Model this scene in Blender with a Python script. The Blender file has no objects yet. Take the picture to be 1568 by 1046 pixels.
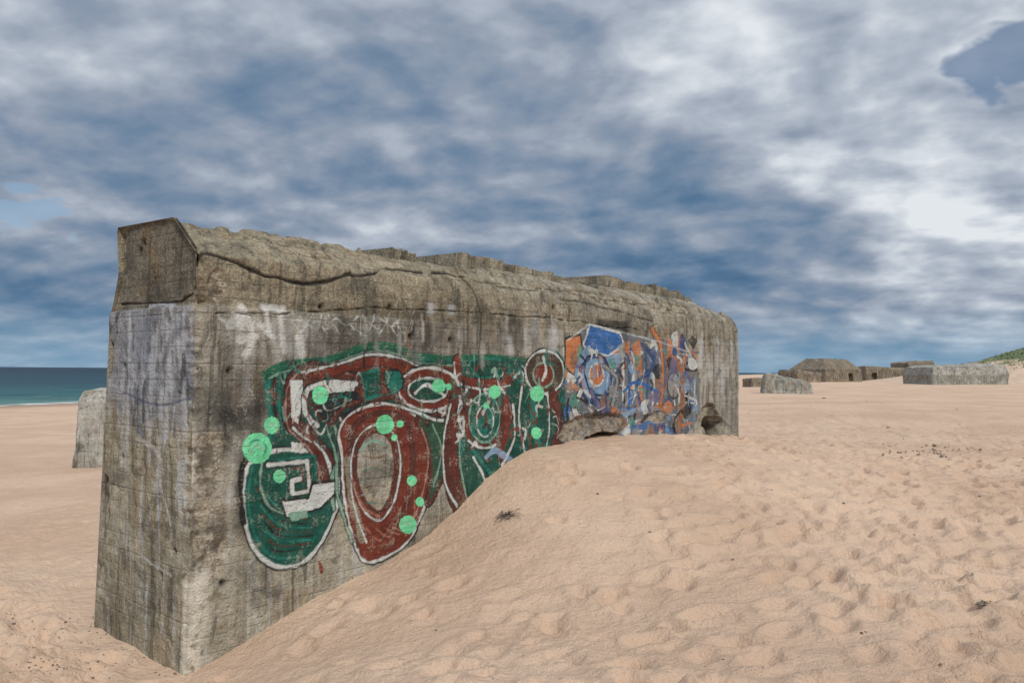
import bpy, bmesh, math, random
import numpy as np
from mathutils import Vector, Matrix
random.seed(7); rng=np.random.default_rng(7)
sc=bpy.context.scene
sc.view_settings.view_transform='Standard'; sc.view_settings.look='None'; sc.view_settings.exposure=0
# ---------------------------------------------------------------- camera
F=1207.0; CAMZ=1.7
Rm=Matrix.Rotation(math.radians(90+2.13),3,'X')@Matrix.Rotation(math.radians(0.45),3,'Z')
cam=bpy.data.cameras.new("camera"); co=bpy.data.objects.new("camera",cam); sc.collection.objects.link(co)
cam.sensor_width=36; cam.lens=36*F/1568; cam.clip_end=40000; cam.clip_start=0.05
co.matrix_world=Matrix.Translation((0,0,CAMZ))@Rm.to_4x4(); sc.camera=co
R=np.array(Rm)
def ray(px,py):
    return R@np.array([(px-784)/F,-(py-523)/F,-1.0])
# ---------------------------------------------------------------- noise
def _h(i,j,k,s):
    with np.errstate(over='ignore'):
        n=(i.astype(np.int64)*374761393+j.astype(np.int64)*668265263+k.astype(np.int64)*2147483647+s*974711)&0xFFFFFFFF
        n=((n^(n>>13))*1274126177)&0xFFFFFFFF
        n=((n^(n>>16))*2246822519)&0xFFFFFFFF
        n=n^(n>>15)
    return n.astype(np.float64)/4294967295.0
def vn(x,y,z,s=0):
    x,y,z=np.broadcast_arrays(np.asarray(x,float),np.asarray(y,float),np.asarray(z,float))
    i=np.floor(x);j=np.floor(y);k=np.floor(z)
    fx=x-i;fy=y-j;fz=z-k
    fx=fx*fx*(3-2*fx);fy=fy*fy*(3-2*fy);fz=fz*fz*(3-2*fz)
    r=0
    for a in (0,1):
        wa=fx if a else 1-fx
        for b in (0,1):
            wb=fy if b else 1-fy
            for c in (0,1):
                wc=fz if c else 1-fz
                r=r+wa*wb*wc*_h(i+a,j+b,k+c,s)
    return r*2-1
def fbm(x,y,z,s=0,o=4):
    r=0;a=1;t=0
    for q in range(o):
        r=r+a*vn(x*2**q+q*13.1,y*2**q+q*7.7,z*2**q+q*3.3,s+q);t+=a;a*=.5
    return r/t
def ss(x,a,b):
    t=np.clip((x-a)/(b-a),0,1);return t*t*(3-2*t)
# ---------------------------------------------------------------- mesh helpers
def grid_mesh(name,P,mat,parent=None,cols=None,flip=False,smooth=True):
    r,c=P.shape[:2]
    me=bpy.data.meshes.new(name)
    idx=np.arange(r*c).reshape(r,c)
    q=np.stack([idx[:-1,:-1],idx[:-1,1:],idx[1:,1:],idx[1:,:-1]],-1).reshape(-1,4)
    if flip:q=q[:,::-1]
    nq=len(q)
    me.vertices.add(r*c);me.vertices.foreach_set("co",P.reshape(-1).astype(np.float32))
    me.loops.add(nq*4);me.loops.foreach_set("vertex_index",q.reshape(-1).astype(np.int32))
    me.polygons.add(nq);me.polygons.foreach_set("loop_start",(np.arange(nq)*4).astype(np.int32))
    try: me.polygons.foreach_set("loop_total",np.full(nq,4,np.int32))
    except Exception: pass
    me.update(calc_edges=True);me.validate()
    me.polygons.foreach_set("use_smooth",np.full(nq,smooth))
    if cols:
        for k,v in cols.items():
            a=me.attributes.new(k,'FLOAT_COLOR','POINT');a.data.foreach_set("color",v.reshape(-1).astype(np.float32))
    me.materials.append(mat)
    o=bpy.data.objects.new(name,me);sc.collection.objects.link(o)
    if parent:o.parent=parent
    return o
# ---------------------------------------------------------------- node helpers
class NT:
    def __init__(s,nt): s.nt=nt
    def n(s,t,**k):
        x=s.nt.nodes.new(t)
        for a,b in k.items():setattr(x,a,b)
        return x
    def l(s,a,b): s.nt.links.new(a,b)
    def put(s,v,sock):
        if isinstance(v,bpy.types.NodeSocket): s.l(v,sock)
        else: sock.default_value=v
    def m(s,op,a,b=0.0,c=None,clamp=False):
        x=s.n('ShaderNodeMath',operation=op);x.use_clamp=clamp
        s.put(a,x.inputs[0]);s.put(b,x.inputs[1])
        if c is not None:s.put(c,x.inputs[2])
        return x.outputs[0]
    def vm(s,op,a,b=(0,0,0)):
        x=s.n('ShaderNodeVectorMath',operation=op);s.put(a,x.inputs[0]);s.put(b,x.inputs[1])
        return x.outputs['Value'] if op in('DOT_PRODUCT','LENGTH','DISTANCE') else x.outputs[0]
    def mix(s,f,a,b,bt='MIX'):
        x=s.n('ShaderNodeMix',data_type='RGBA',blend_type=bt);x.clamp_factor=True
        s.put(f,x.inputs[0])
        for v,i in((a,6),(b,7)):
            if isinstance(v,tuple) and len(v)==3:v=v+(1,)
            s.put(v,x.inputs[i])
        return x.outputs[2]
    def noise(s,v,sc_,d=4,r=.5,dist=0):
        x=s.n('ShaderNodeTexNoise');s.put(v,x.inputs['Vector']);x.inputs['Scale'].default_value=sc_
        x.inputs['Detail'].default_value=d;x.inputs['Roughness'].default_value=r;x.inputs['Distortion'].default_value=dist
        return x.outputs[0]
    def vor(s,v,sc_,out='Distance',feat='F1'):
        x=s.n('ShaderNodeTexVoronoi',feature=feat);s.put(v,x.inputs['Vector']);x.inputs['Scale'].default_value=sc_
        return x.outputs[out]
    def ramp(s,f,st,interp='LINEAR'):
        x=s.n('ShaderNodeValToRGB');e=x.color_ramp.elements;x.color_ramp.interpolation=interp
        while len(e)<len(st):e.new(.5)
        for i,(p,c) in enumerate(st):
            e[i].position=p;e[i].color=(c,c,c,1) if not isinstance(c,tuple) else c+(1,)
        s.put(f,x.inputs[0]);return x.outputs[0]
    def mr(s,f,a,b,c=0.0,d=1.0,sm=True):
        x=s.n('ShaderNodeMapRange');
        if sm:x.interpolation_type='SMOOTHSTEP'
        s.put(f,x.inputs[0]);
        for i,v in enumerate((a,b,c,d)):x.inputs[i+1].default_value=v
        return x.outputs[0]
    def scl(s,v,k):
        x=s.n('ShaderNodeVectorMath',operation='MULTIPLY');s.put(v,x.inputs[0]);x.inputs[1].default_value=k;return x.outputs[0]
    def dim(s,c,k):
        x=s.n('ShaderNodeVectorMath',operation='SCALE');s.put(c,x.inputs[0]);s.put(k,x.inputs['Scale']);return x.outputs[0]
def newmat(name):
    m=bpy.data.materials.new(name);m.use_nodes=True;nt=m.node_tree
    b=nt.nodes['Principled BSDF'];return m,NT(nt),b
def concrete(name,low,mid,up,zl,zu,attr=False,end=False):
    m,t,b=newmat(name)
    tc=t.n('ShaderNodeTexCoord').outputs['Object']
    sp=t.n('ShaderNodeSeparateXYZ');t.l(tc,sp.inputs[0]);z=sp.outputs[2]
    n1=t.noise(tc,.9,3,.6);n2=t.noise(tc,5,4,.65);n3=t.noise(tc,45,2,.6)
    st=t.noise(t.scl(tc,(6,6,.55)),1.4,4,.65,.3)
    zz=t.m('ADD',z,t.m('MULTIPLY',t.m('SUBTRACT',n2,.5),.35))
    c=t.mix(t.mr(zz,zl-.25,zl+.25),low,mid)
    upf=t.mr(t.m('ADD',z,t.m('MULTIPLY',t.m('SUBTRACT',n2,.5),.12)),zu-.03,zu+.03)
    if attr and not end: upf=t.m('MULTIPLY',upf,t.m('ADD',.45,t.mr(t.m('ADD',sp.outputs[0],t.m('MULTIPLY',n1,3)),8.5,4.0,0,.55)))
    c=t.mix(upf,c,up)
    v=t.m('ADD',t.m('ADD',t.m('MULTIPLY',n1,1.3),t.m('MULTIPLY',n2,1.5)),t.m('MULTIPLY',n3,.7))
    v=t.m('ADD',v,t.m('MULTIPLY',st,1.0))
    v=t.mr(v,1.65,2.8,.34,1.62,False)
    c=t.dim(c,v)
    c=t.mix(t.m('MULTIPLY',t.mr(t.noise(tc,1.7,3,.6,.5),.50,.66),.5),c,(.22,.155,.085))
    st2=t.noise(t.scl(tc,(9,9,.9)),1.0,4,.72,.6)
    ef=t.m('MULTIPLY',t.mr(st2,.54,.64),t.mr(z,zu+.05,zu-.35));
    c=t.mix(t.m('MULTIPLY',ef,.45 if not end else .75),c,(.48,.48,.47) if not end else (.45,.465,.49))
    c=t.mix(t.m('MULTIPLY',t.mr(st2,.47,.36),.65),c,(.055,.052,.045))
    dk=t.mr(t.noise(tc,2.3,4,.7,.6),.54,.66);c=t.mix(t.m('MULTIPLY',dk,.6),c,(.065,.062,.052))
    ag=t.vor(tc,55,'Color');agv=t.n('ShaderNodeSeparateColor');t.l(ag,agv.inputs[0])
    gr=t.mr(agv.outputs[0],0,1,.74,1.28,False)
    upz=t.mr(z,zu-.02,zu+.02)
    grm=t.m('ADD',t.m('MULTIPLY',t.m('SUBTRACT',gr,1.0),t.m('ADD',.4,t.m('MULTIPLY',upz,.5))),1.0)
    c=t.dim(c,grm)
    pv=t.vor(tc,17);pit=t.m('MULTIPLY',t.mr(pv,.13,.07),t.mr(n2,.5,.6))
    c=t.mix(t.m('MULTIPLY',pit,.8),c,(.03,.028,.025))
    fr=t.m('FRACT',t.m('DIVIDE',t.m('ADD',z,t.m('MULTIPLY',t.m('SUBTRACT',n1,.5),.02)),.145))
    ln=t.m('MULTIPLY',t.mr(t.m('ABSOLUTE',t.m('SUBTRACT',fr,.5)),.475,.498),t.mr(n2,.46,.56))
    c=t.mix(t.m('MULTIPLY',ln,.5),c,(.06,.053,.045))
    h=t.m('ADD',t.m('MULTIPLY',n2,.6),t.m('MULTIPLY',n3,.45))
    h=t.m('ADD',h,t.m('MULTIPLY',agv.outputs[0],.12));h=t.m('SUBTRACT',h,t.m('MULTIPLY',pit,.7));h=t.m('SUBTRACT',h,t.m('MULTIPLY',ln,.3))
    if attr:
        mk=t.n('ShaderNodeAttribute',attribute_name='mask');ms=t.n('ShaderNodeSeparateColor');t.l(mk.outputs['Color'],ms.inputs[0])
        spc=t.mix(agv.outputs[1],(.20,.165,.12),(.48,.41,.31))
        spc=t.mix(t.mr(n2,.40,.55),(.12,.10,.075),spc)
        c=t.mix(t.m('MULTIPLY',ms.outputs[0],.85),c,spc)
        c=t.mix(t.m('MULTIPLY',ms.outputs[2],t.mr(n2,.36,.48)),c,(.62,.57,.48))
        pa=t.n('ShaderNodeAttribute',attribute_name='paint')
        wear=t.m('ADD',t.m('MULTIPLY',n2,.6),t.m('MULTIPLY',n3,.4))
        wear=t.mr(wear,.61,.53);
        wear2=t.m('SUBTRACT',1.0,t.m('MULTIPLY',ln,.5))
        shade=t.mr(v,.38,1.6,.62,1.2,False)
        pc=t.dim(pa.outputs['Color'],shade)
        f=t.m('MULTIPLY',t.m('MULTIPLY',pa.outputs['Alpha'],t.m('ADD',.48,t.m('MULTIPLY',wear,.50))),wear2)
        c=t.mix(f,c,pc)
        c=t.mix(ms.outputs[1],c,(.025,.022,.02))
    t.put(c,b.inputs['Base Color']);b.inputs['Roughness'].default_value=.92;b.inputs['Specular IOR Level'].default_value=.2
    bp=t.n('ShaderNodeBump');bp.inputs['Strength'].default_value=.9;bp.inputs['Distance'].default_value=.04
    t.put(h,bp.inputs['Height']);t.l(bp.outputs[0],b.inputs['Normal'])
    return m
M_wall=concrete("weathered_concrete_painted",(.315,.285,.22),(.31,.285,.235),(.235,.20,.14),.6,2.24,True)
M_end=concrete("weathered_concrete_grey",(.33,.295,.215),(.29,.295,.31),(.17,.15,.115),1.35,2.24,True,True)
M_gen=concrete("weathered_concrete",(.27,.24,.185),(.25,.22,.165),(.25,.22,.165),.6,1.9)
M_grey=concrete("grey_concrete",(.32,.315,.28),(.29,.285,.25),(.35,.335,.30),.6,1.4)
M_far=concrete("dark_concrete",(.24,.19,.135),(.19,.155,.115),(.21,.175,.13),.8,2.2)
# ---------------------------------------------------------------- main bunker frame
C=np.array([-2.69,6.65]);TH=math.radians(49.9)
dX=np.array([math.cos(TH),math.sin(TH)]);dY=np.array([-math.sin(TH),math.cos(TH)])
def loc2w(a,b): return C[0]+a*dX[0]+b*dY[0],C[1]+a*dX[1]+b*dY[1]
bunker=bpy.data.objects.new("concrete_bunker",None);sc.collection.objects.link(bunker)
bunker.location=(C[0],C[1],0);bunker.rotation_euler=(0,0,TH)
def W(px,py,face='long',off=0.0):
    """surveyed photo point -> (along, height) on the wall plane"""
    d=ray(px,py);n=dY if face=='long' else dX
    k=(n@C+off)/(d[:2]@n);p=k*d[:2]-C
    return (p@(dX if face=='long' else dY),CAMZ+k*d[2])
# ---------------------------------------------------------------- graffiti painter
BK=(.02,.02,.02)
class Canvas:
    def __init__(s,T,Z,face):
        s.T=T;s.Z=Z;s.face=face;s.rgb=np.zeros((len(Z),len(T),3));s.a=np.zeros((len(Z),len(T)))
    def cv(s,pts,closed,smooth):
        p=np.array([W(x,y,s.face) for x,y in pts])
        if smooth and len(p)>2:
            n=len(p);out=[]
            for i in range(n if closed else n-1):
                if closed:p0,p1,p2,p3=p[(i-1)%n],p[i],p[(i+1)%n],p[(i+2)%n]
                else:p0,p1,p2,p3=p[max(i-1,0)],p[i],p[i+1],p[min(i+2,n-1)]
                for q in np.linspace(0,1,7)[:-1]:
                    out.append(.5*((2*p1)+(-p0+p2)*q+(2*p0-5*p1+4*p2-p3)*q*q+(-p0+3*p1-3*p2+p3)*q**3))
            if not closed:out.append(p[-1])
            p=np.array(out)
        if closed:p=np.vstack([p,p[:1]])
        return p
    def win(s,p,r):
        a,b=np.searchsorted(s.T,[p[:,0].min()-r,p[:,0].max()+r]);c,d=np.searchsorted(s.Z,[p[:,1].min()-r,p[:,1].max()+r])
        return slice(c,d),slice(a,b)
    def dist(s,p,sl):
        X,Y=np.meshgrid(s.T[sl[1]],s.Z[sl[0]]);D=np.full(X.shape,9.)
        for a,b in zip(p[:-1],p[1:]):
            v=b-a;L=v@v+1e-9;u=np.clip(((X-a[0])*v[0]+(Y-a[1])*v[1])/L,0,1)
            D=np.minimum(D,np.hypot(X-a[0]-u*v[0],Y-a[1]-u*v[1]))
        return D,X,Y
    def over(s,sl,cov,col,erase=False):
        if cov.size==0:return
        A=s.a[sl]
        if erase: s.a[sl]=A*(1-cov);return
        na=cov+A*(1-cov);w=(cov/np.maximum(na,1e-6))[...,None]
        s.rgb[sl]=s.rgb[sl]*(1-w)+np.array(col)*w;s.a[sl]=na
    def stroke(s,pts,w,col,closed=False,smooth=True,soft=.006,op=1,erase=False,ol=0):
        if ol: s.stroke(pts,w+ol,BK,closed,smooth)
        p=s.cv(pts,closed,smooth);sl=s.win(p,w+soft)
        D,X,Y=s.dist(p,sl)
        if D.size==0:return
        D=D+.007*vn(X*18,Y*18,0,5)+.15*w*vn(X*5,Y*5,0,6)
        s.over(sl,op*(1-ss(D,w/2-soft,w/2+soft)),col,erase)
    def fill(s,pts,col,smooth=True,op=1,erase=False,edge=None,ew=.03,ol=0):
        if ol: s.stroke(pts,ew+ol,BK,True,smooth)
        p=s.cv(pts,True,smooth);sl=s.win(p,.01)
        X,Y=np.meshgrid(s.T[sl[1]],s.Z[sl[0]]);ins=np.zeros(X.shape,bool)
        for a,b in zip(p[:-1],p[1:]):
            if a[1]==b[1]:continue
            cnd=((a[1]>Y)!=(b[1]>Y))&(X<(b[0]-a[0])*(Y-a[1])/(b[1]-a[1])+a[0]);ins^=cnd
        s.over(sl,ins*float(op),col,erase)
        if edge is not None:s.stroke(pts,ew,edge,True,smooth)
    def ell(s,cx,cy,rx,ry,col,rot=0,**k):
        s.fill([(cx+rx*math.cos(a)*math.cos(rot)-ry*math.sin(a)*math.sin(rot),cy+rx*math.cos(a)*math.sin(rot)+ry*math.sin(a)*math.cos(rot)) for a in np.linspace(0,2*math.pi,13)[:-1]],col,**k)
LT=11.1
T=np.linspace(0,LT,1250);Zw=np.linspace(-1.1,2.45,375)
cv=Canvas(T,Zw,'long')
DG=(.009,.075,.055);TE=(.018,.17,.13);RU=(.17,.036,.022);BR=(.105,.034,.026);WH=(.60,.62,.59);MI=(.19,.74,.38);LG=(.22,.37,.28);GY=(.30,.30,.29)
for p,w,o in (([(505,520),(540,512),(600,520),(640,515)],.5,.55),([(640,510),(720,520),(800,515)],.35,.4),([(330,640),(370,630),(395,610)],.3,.6),([(350,600),(380,560),(400,600)],.3,.5),([(920,495),(960,503)],.25,.85),([(372,800),(375,700)],.2,.7),([(330,620),(360,650),(340,680)],.25,.5),([(345,640),(400,625)],.12,.6),([(380,880),(420,900)],.2,.35),([(640,830),(700,790)],.15,.3)):
    cv.stroke(p,w,BK,soft=w*.45,op=o)
cv.fill([(404,572),(440,558),(500,550),(560,528),(605,530),(645,545),(700,547),(760,545),(812,552),(850,536),(866,556),(868,620),(862,672),(815,690),(780,712),(748,742),(712,770),(690,745),(668,690),(655,720),(640,690),(520,700),(505,760),(470,720),(410,690),(412,640)],DG,smooth=False,op=.97,edge=TE,ew=.04)
cv.stroke([(404,572),(440,558),(500,550),(560,530),(605,530),(645,545),(700,549),(760,547),(815,552)],.06,(.02,.13,.075))
cv.fill([(455,582),(520,562),(570,546),(620,550),(660,560),(706,562),(704,600),(694,640),(640,628),(600,606),(560,612),(545,600),(550,580)],RU,op=.95)
cv.stroke([(410,580),(445,567),(505,558),(562,540),(604,541),(640,556),(700,560),(760,557)],.022,LG,op=.8)
# letter 1
cv.fill([(380,712),(372,760),(378,812),(397,850),(428,868),(466,860),(494,828),(514,782),(518,740),(506,700),(470,690),(420,690)],(.012,.09,.065),edge=WH,ew=.040,ol=.045)
cv.stroke([(386,712),(380,760),(387,808),(403,840),(430,855),(461,848),(484,822)],.022,TE)
cv.stroke([(371,705),(368,750),(372,800)],.06,BK)
for k in range(4):cv.stroke([(412+8*k,582-3*k),(411+8*k,620),(420+6*k,664)],.026,(TE,BK,TE,LG)[k])
cv.stroke([(545,585),(500,572),(462,580),(448,605),(450,650),(478,675),(498,705),(500,740)],.19,BR,ol=.03)
cv.stroke([(540,574),(500,564),(456,572),(438,604),(441,655),(470,684),(487,712),(489,738)],.014,(.4,.24,.2))
cv.fill([(444,582),(464,582),(462,610),(456,650),(446,640)],WH,smooth=False)
cv.stroke([(546,588),(500,586),(470,598),(466,630),(486,652)],.055,WH,ol=.03)
cv.stroke([(448,655),(462,668),(484,680),(500,700),(510,735)],.032,WH,ol=.025)
cv.stroke([(470,640),(490,665),(500,650)],.024,WH,ol=.02);cv.stroke([(512,650),(520,690),(508,740),(512,780)],.04,LG,ol=.025)
cv.stroke([(458,660),(478,676),(492,700),(498,735)],.02,RU)
cv.fill([(478,600),(545,598),(548,632),(520,640),(512,650),(490,640)],(.02,.03,.03),edge=BR,ew=.025)
cv.fill([(498,588),(544,586),(542,598),(502,602)],WH,smooth=False)
cv.stroke([(505,612),(530,608),(535,625),(515,632)],.02,TE);cv.stroke([(492,612),(500,628),(520,622),(538,612)],.014,WH);cv.stroke([(520,640),(528,655),(520,672)],.03,WH,ol=.02)
for k in range(9):
    cv.stroke([(390+3*k,735+13*k),(430,780+8*k),(478,790+6*k)],.012,((.03,.24,.18),BR,BK)[k%3])
cv.stroke([(410,712),(470,706),(474,752),(448,756),(446,736),(460,733)],.034,WH,smooth=False,ol=.03)
cv.stroke([(418,720),(462,716),(465,745)],.015,BR,smooth=False)
cv.stroke([(422,704),(482,698),(488,760)],.025,TE,smooth=False)
cv.stroke([(402,700),(398,740),(412,775),(434,786)],.024,LG,smooth=True,ol=.02)
cv.fill([(432,768),(474,764),(480,742),(515,738),(512,756),(492,776),(440,792)],WH,smooth=False,ol=.02)
cv.fill([(440,786),(470,780),(472,792),(448,798)],LG,smooth=False)
cv.fill([(445,676),(465,680),(465,694),(446,692)],WH,smooth=False)
# letter 2
cv.fill([(524,700),(520,660),(540,632),(585,618),(628,630),(656,660),(668,690),(668,725),(650,775),(628,825),(596,850),(560,860),(543,828),(528,765)],RU,edge=WH,ew=.030,ol=.04)
cv.fill([(640,640),(680,640),(694,660),(688,700),(672,745),(655,770),(660,720),(652,670)],(.03,.085,.05),edge=BR,ew=.045,ol=.03)
cv.stroke([(662,650),(676,690),(664,745)],.024,LG);cv.stroke([(646,655),(656,700),(646,760),(622,820)],.02,(.38,.19,.15))
cv.stroke([(535,690),(545,650),(585,632),(622,645),(632,690),(628,760),(600,812)],.055,BR,ol=.012)
cv.stroke([(531,705),(535,750),(548,790),(556,825)],.09,(.24,.20,.15));cv.stroke([(536,700),(542,770),(562,830)],.022,WH);cv.stroke([(527,715),(533,770),(548,838)],.02,BR)
cv.fill([(544,708),(553,676),(578,660),(600,676),(607,712),(600,756),(582,784),(562,772),(548,740)],DG,erase=True)
cv.stroke([(544,708),(553,676),(578,660),(600,676),(607,712),(600,756),(582,784),(562,772),(548,740)],.05,BR,closed=True)
cv.stroke([(538,706),(550,668),(578,650),(606,668),(614,712),(606,762),(584,796),(560,784),(542,744)],.020,WH,closed=True,ol=.02)
cv.stroke([(552,690),(570,675),(590,682)],.03,LG);cv.stroke([(540,735),(556,775),(580,790)],.03,(.3,.12,.08))
for k in range(8):
    y=686+k*12;cv.stroke([(554+(k%3)*4,y),(575,y+rng.uniform(-6,6)),(598-(k%2)*6,y+rng.uniform(-4,6))],.010,(LG,BR,GY,TE)[k%4],op=.7)
cv.stroke([(505,650),(525,625),(560,612),(600,610),(640,628),(655,648)],.05,BR,ol=.025);cv.stroke([(500,655),(515,700),(518,760),(540,830)],.028,LG,ol=.02)
for k in range(9): cv.stroke([(554+7*k,808),(575+8*k,830-3*k),(600+5*k,800-8*k)],.012,(BR,(.38,.15,.1))[k%2])
# letter 3
cv.stroke([(470,576),(520,566),(565,552),(600,556),(622,572),(620,600),(640,622),(690,632)],.09,RU,ol=.02);cv.stroke([(462,570),(520,557),(566,543),(612,548),(640,560),(668,562)],.022,WH,ol=.02)
cv.ell(657,596,46,33,RU,edge=WH,ew=.030,ol=.04);cv.ell(655,597,30,18,(.012,.07,.05),edge=WH,ew=.024,ol=.02)
cv.stroke([(636,602),(650,590),(668,596),(680,606)],.045,WH);cv.stroke([(612,622),(640,632),(672,644),(700,636)],.028,WH,ol=.025)
cv.fill([(590,570),(612,568),(618,590),(602,604),(592,590)],TE,edge=BK,ew=.02)
cv.fill([(553,572),(580,566),(584,604),(560,612)],DG,smooth=False,edge=TE,ew=.03);cv.stroke([(560,600),(562,580),(576,578),(574,596)],.016,TE,smooth=False)
# letter 4
cv.stroke([(700,612),(690,660),(688,705),(696,745),(706,768)],.26,BR,ol=.03);cv.stroke([(690,620),(678,680),(682,740),(700,775)],.026,WH,ol=.02);cv.stroke([(714,612),(704,660),(704,710),(716,765)],.028,LG)
cv.stroke([(702,620),(693,670),(696,730)],.04,RU)
cv.ell(742,634,40,52,BR,edge=WH,ew=.030,ol=.04);cv.ell(742,640,24,37,(.02,.10,.07),edge=LG,ew=.026,ol=.02);cv.ell(743,645,13,24,TE,edge=WH,ew=.016)
cv.stroke([(765,670),(768,700),(782,716)],.10,BR,ol=.03);cv.stroke([(725,690),(742,712),(760,735)],.06,TE,ol=.02);cv.stroke([(724,700),(738,722),(745,742)],.03,WH)
cv.stroke([(700,552),(706,580),(740,588),(784,582),(806,566)],.10,RU,ol=.03);cv.stroke([(696,556),(702,586),(745,596),(790,588)],.024,WH)
cv.stroke([(733,560),(735,600),(733,620)],.018,WH)
cv.fill([(722,552),(770,552),(778,570),(735,578)],(.012,.07,.05),edge=TE,ew=.02)
# letter 5
cv.stroke([(790,590),(800,640),(790,690)],.22,DG);cv.stroke([(785,580),(800,572),(795,640),(806,700)],.035,WH,ol=.03);cv.stroke([(770,712),(788,670),(786,620)],.035,WH,ol=.02)
cv.stroke([(776,610),(778,650),(768,690)],.10,RU)
cv.ell(834,570,30,33,(.07,.05,.035),edge=WH,ew=.03,ol=.04);cv.ell(832,574,16,19,RU,edge=LG,ew=.025)
cv.stroke([(815,612),(818,650),(826,684)],.12,TE,ol=.03);cv.stroke([(846,610),(858,650),(852,680)],.18,BR,ol=.03);cv.stroke([(838,605),(842,645),(838,682)],.026,WH);cv.stroke([(866,570),(868,620),(862,668)],.03,LG)
rr=random.Random(11)
for i in range(380):
    x=rr.uniform(415,864);y=rr.uniform(556,700)
    if 505<x<690 and y>632: continue
    if 425<x<520 and y>690: continue
    a=rr.uniform(0,6.28);L=rr.uniform(6,22);bnd=rr.uniform(-1.,1.)
    pts=[(x,y),(x+.5*L*math.cos(a),y+.9*L*math.sin(a)),(x+.6*L*math.cos(a+bnd),y+1.6*L*math.sin(a+bnd))]
    far_=x>690
    cv.stroke(pts,rr.choice((.012,.018,.03,.045) if far_ else (.008,.012,.02)),rr.choice((WH,TE,BR,LG,RU,BK,TE,BK,RU,WH if far_ else BR)),op=.85)
for x,y,r in ((393,686,24),(415,651,13),(490,605,14),(427,729,10),(590,650,15),(672,591,11),(758,600,10),(625,803,14),(631,736,8),(643,768,7),(822,603,12),(822,663,9),(613,649,6),(605,670,5),(745,621,5),(687,592,5)):
    cv.ell(x,y,r*.92,r,MI)
    if r>12: cv.stroke([(x-r*.4,y+r*.3),(x-r*.1,y-r*.2),(x+r*.35,y+r*.1)],.02,(.35,.5,.38))
cv.stroke([(380,690),(385,676),(398,674),(406,684),(402,697)],.016,(.08,.3,.2))
# blue / orange piece
DB=(.045,.085,.20);LB=(.22,.34,.50);OR=(.56,.20,.08);PU=(.16,.13,.24);SB=(.04,.14,.38)
cv.fill([(864,566),(870,528),(888,510),(905,495),(950,506),(985,516),(1012,518),(1058,538),(1070,580),(1072,640),(1050,666),(1010,672),(965,668),(958,650),(915,645),(880,652),(866,620)],(.14,.155,.18),smooth=False,op=.88)
rr=random.Random(5)
def chaos(n,wmin):
    for i in range(n):
        x=rr.uniform(866,1068);y=rr.uniform(520,666)
        if x<905 and y<530: continue
        col=rr.choice((DB,LB,OR,PU,WH,WH,GY,BK,(.3,.16,.1),(.1,.28,.22),DB,GY,BK,SB,OR,WH))
        if rr.random()<.3:
            m_=rr.randint(4,6);cv.fill([(x+rr.uniform(3,9)*math.cos(q*6.28/m_),y+rr.uniform(6,16)*math.sin(q*6.28/m_)) for q in range(m_)],col,smooth=rr.random()<.5,op=.85)
        else:
            a=rr.choice((1.4,1.7,1.55,.4,2.5,0.,.9))+rr.uniform(-.4,.4);L=rr.uniform(10,38)
            cv.stroke([(x,y),(x+L*.4*math.cos(a)+rr.uniform(-5,5),y+L*.5*math.sin(a)),(x+L*.5*math.cos(a),y+L*math.sin(a))],rr.choice((.018,.03,.05,.08))*wmin,col,op=.9)
chaos(200,1)
cv.fill([(905,497),(950,510),(956,528),(932,545),(905,540),(893,528)],SB,smooth=False,edge=WH,ew=.03)
cv.fill([(900,530),(925,548),(950,540),(948,560),(925,572),(898,560)],LB,op=.9)
cv.fill([(866,520),(888,514),(892,545),(878,572),(866,560)],OR,smooth=False,ol=.03);cv.fill([(884,545),(900,530),(895,570),(880,580)],LB,smooth=False)
cv.ell(912,580,23,34,LB,edge=DB,ew=.05,ol=.05);cv.ell(914,574,11,17,OR,edge=WH,ew=.03);cv.stroke([(893,560),(905,600),(930,606)],.03,BK)
cv.stroke([(890,600),(880,625),(890,645)],.12,WH,ol=.04);cv.stroke([(905,600),(930,640),(952,655)],.08,PU,ol=.03);cv.stroke([(925,560),(945,580),(938,620)],.07,GY,ol=.03)
for k,xx in enumerate(range(952,1010,9)): cv.stroke([(xx,530+(k%3)*5),(xx+3,575),(xx+2,612+(k%2)*14)],.06,(WH,DB,GY,OR,DB,WH,PU)[k%7],op=.9)
cv.stroke([(960,540),(985,530),(1000,560),(975,590),(985,630)],.06,DB,ol=.02);cv.stroke([(955,600),(975,585),(1005,600)],.05,SB)
cv.stroke([(1000,505),(1012,530),(1015,575),(1012,620)],.10,OR,op=.85,ol=.03);cv.stroke([(945,640),(990,625),(1025,640)],.10,LB,op=.8)
cv.stroke([(1022,548),(1040,560),(1045,610),(1038,655)],.16,(.36,.15,.07),op=.85);cv.ell(1032,590,10,20,GY,edge=BK,ew=.03)
cv.stroke([(955,660),(1000,650),(1030,662)],.10,SB,op=.8)
chaos(170,.6)
cv.stroke([(868,522),(905,496),(950,508),(1012,524),(1056,540)],.025,WH,smooth=False,op=.6)
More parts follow.
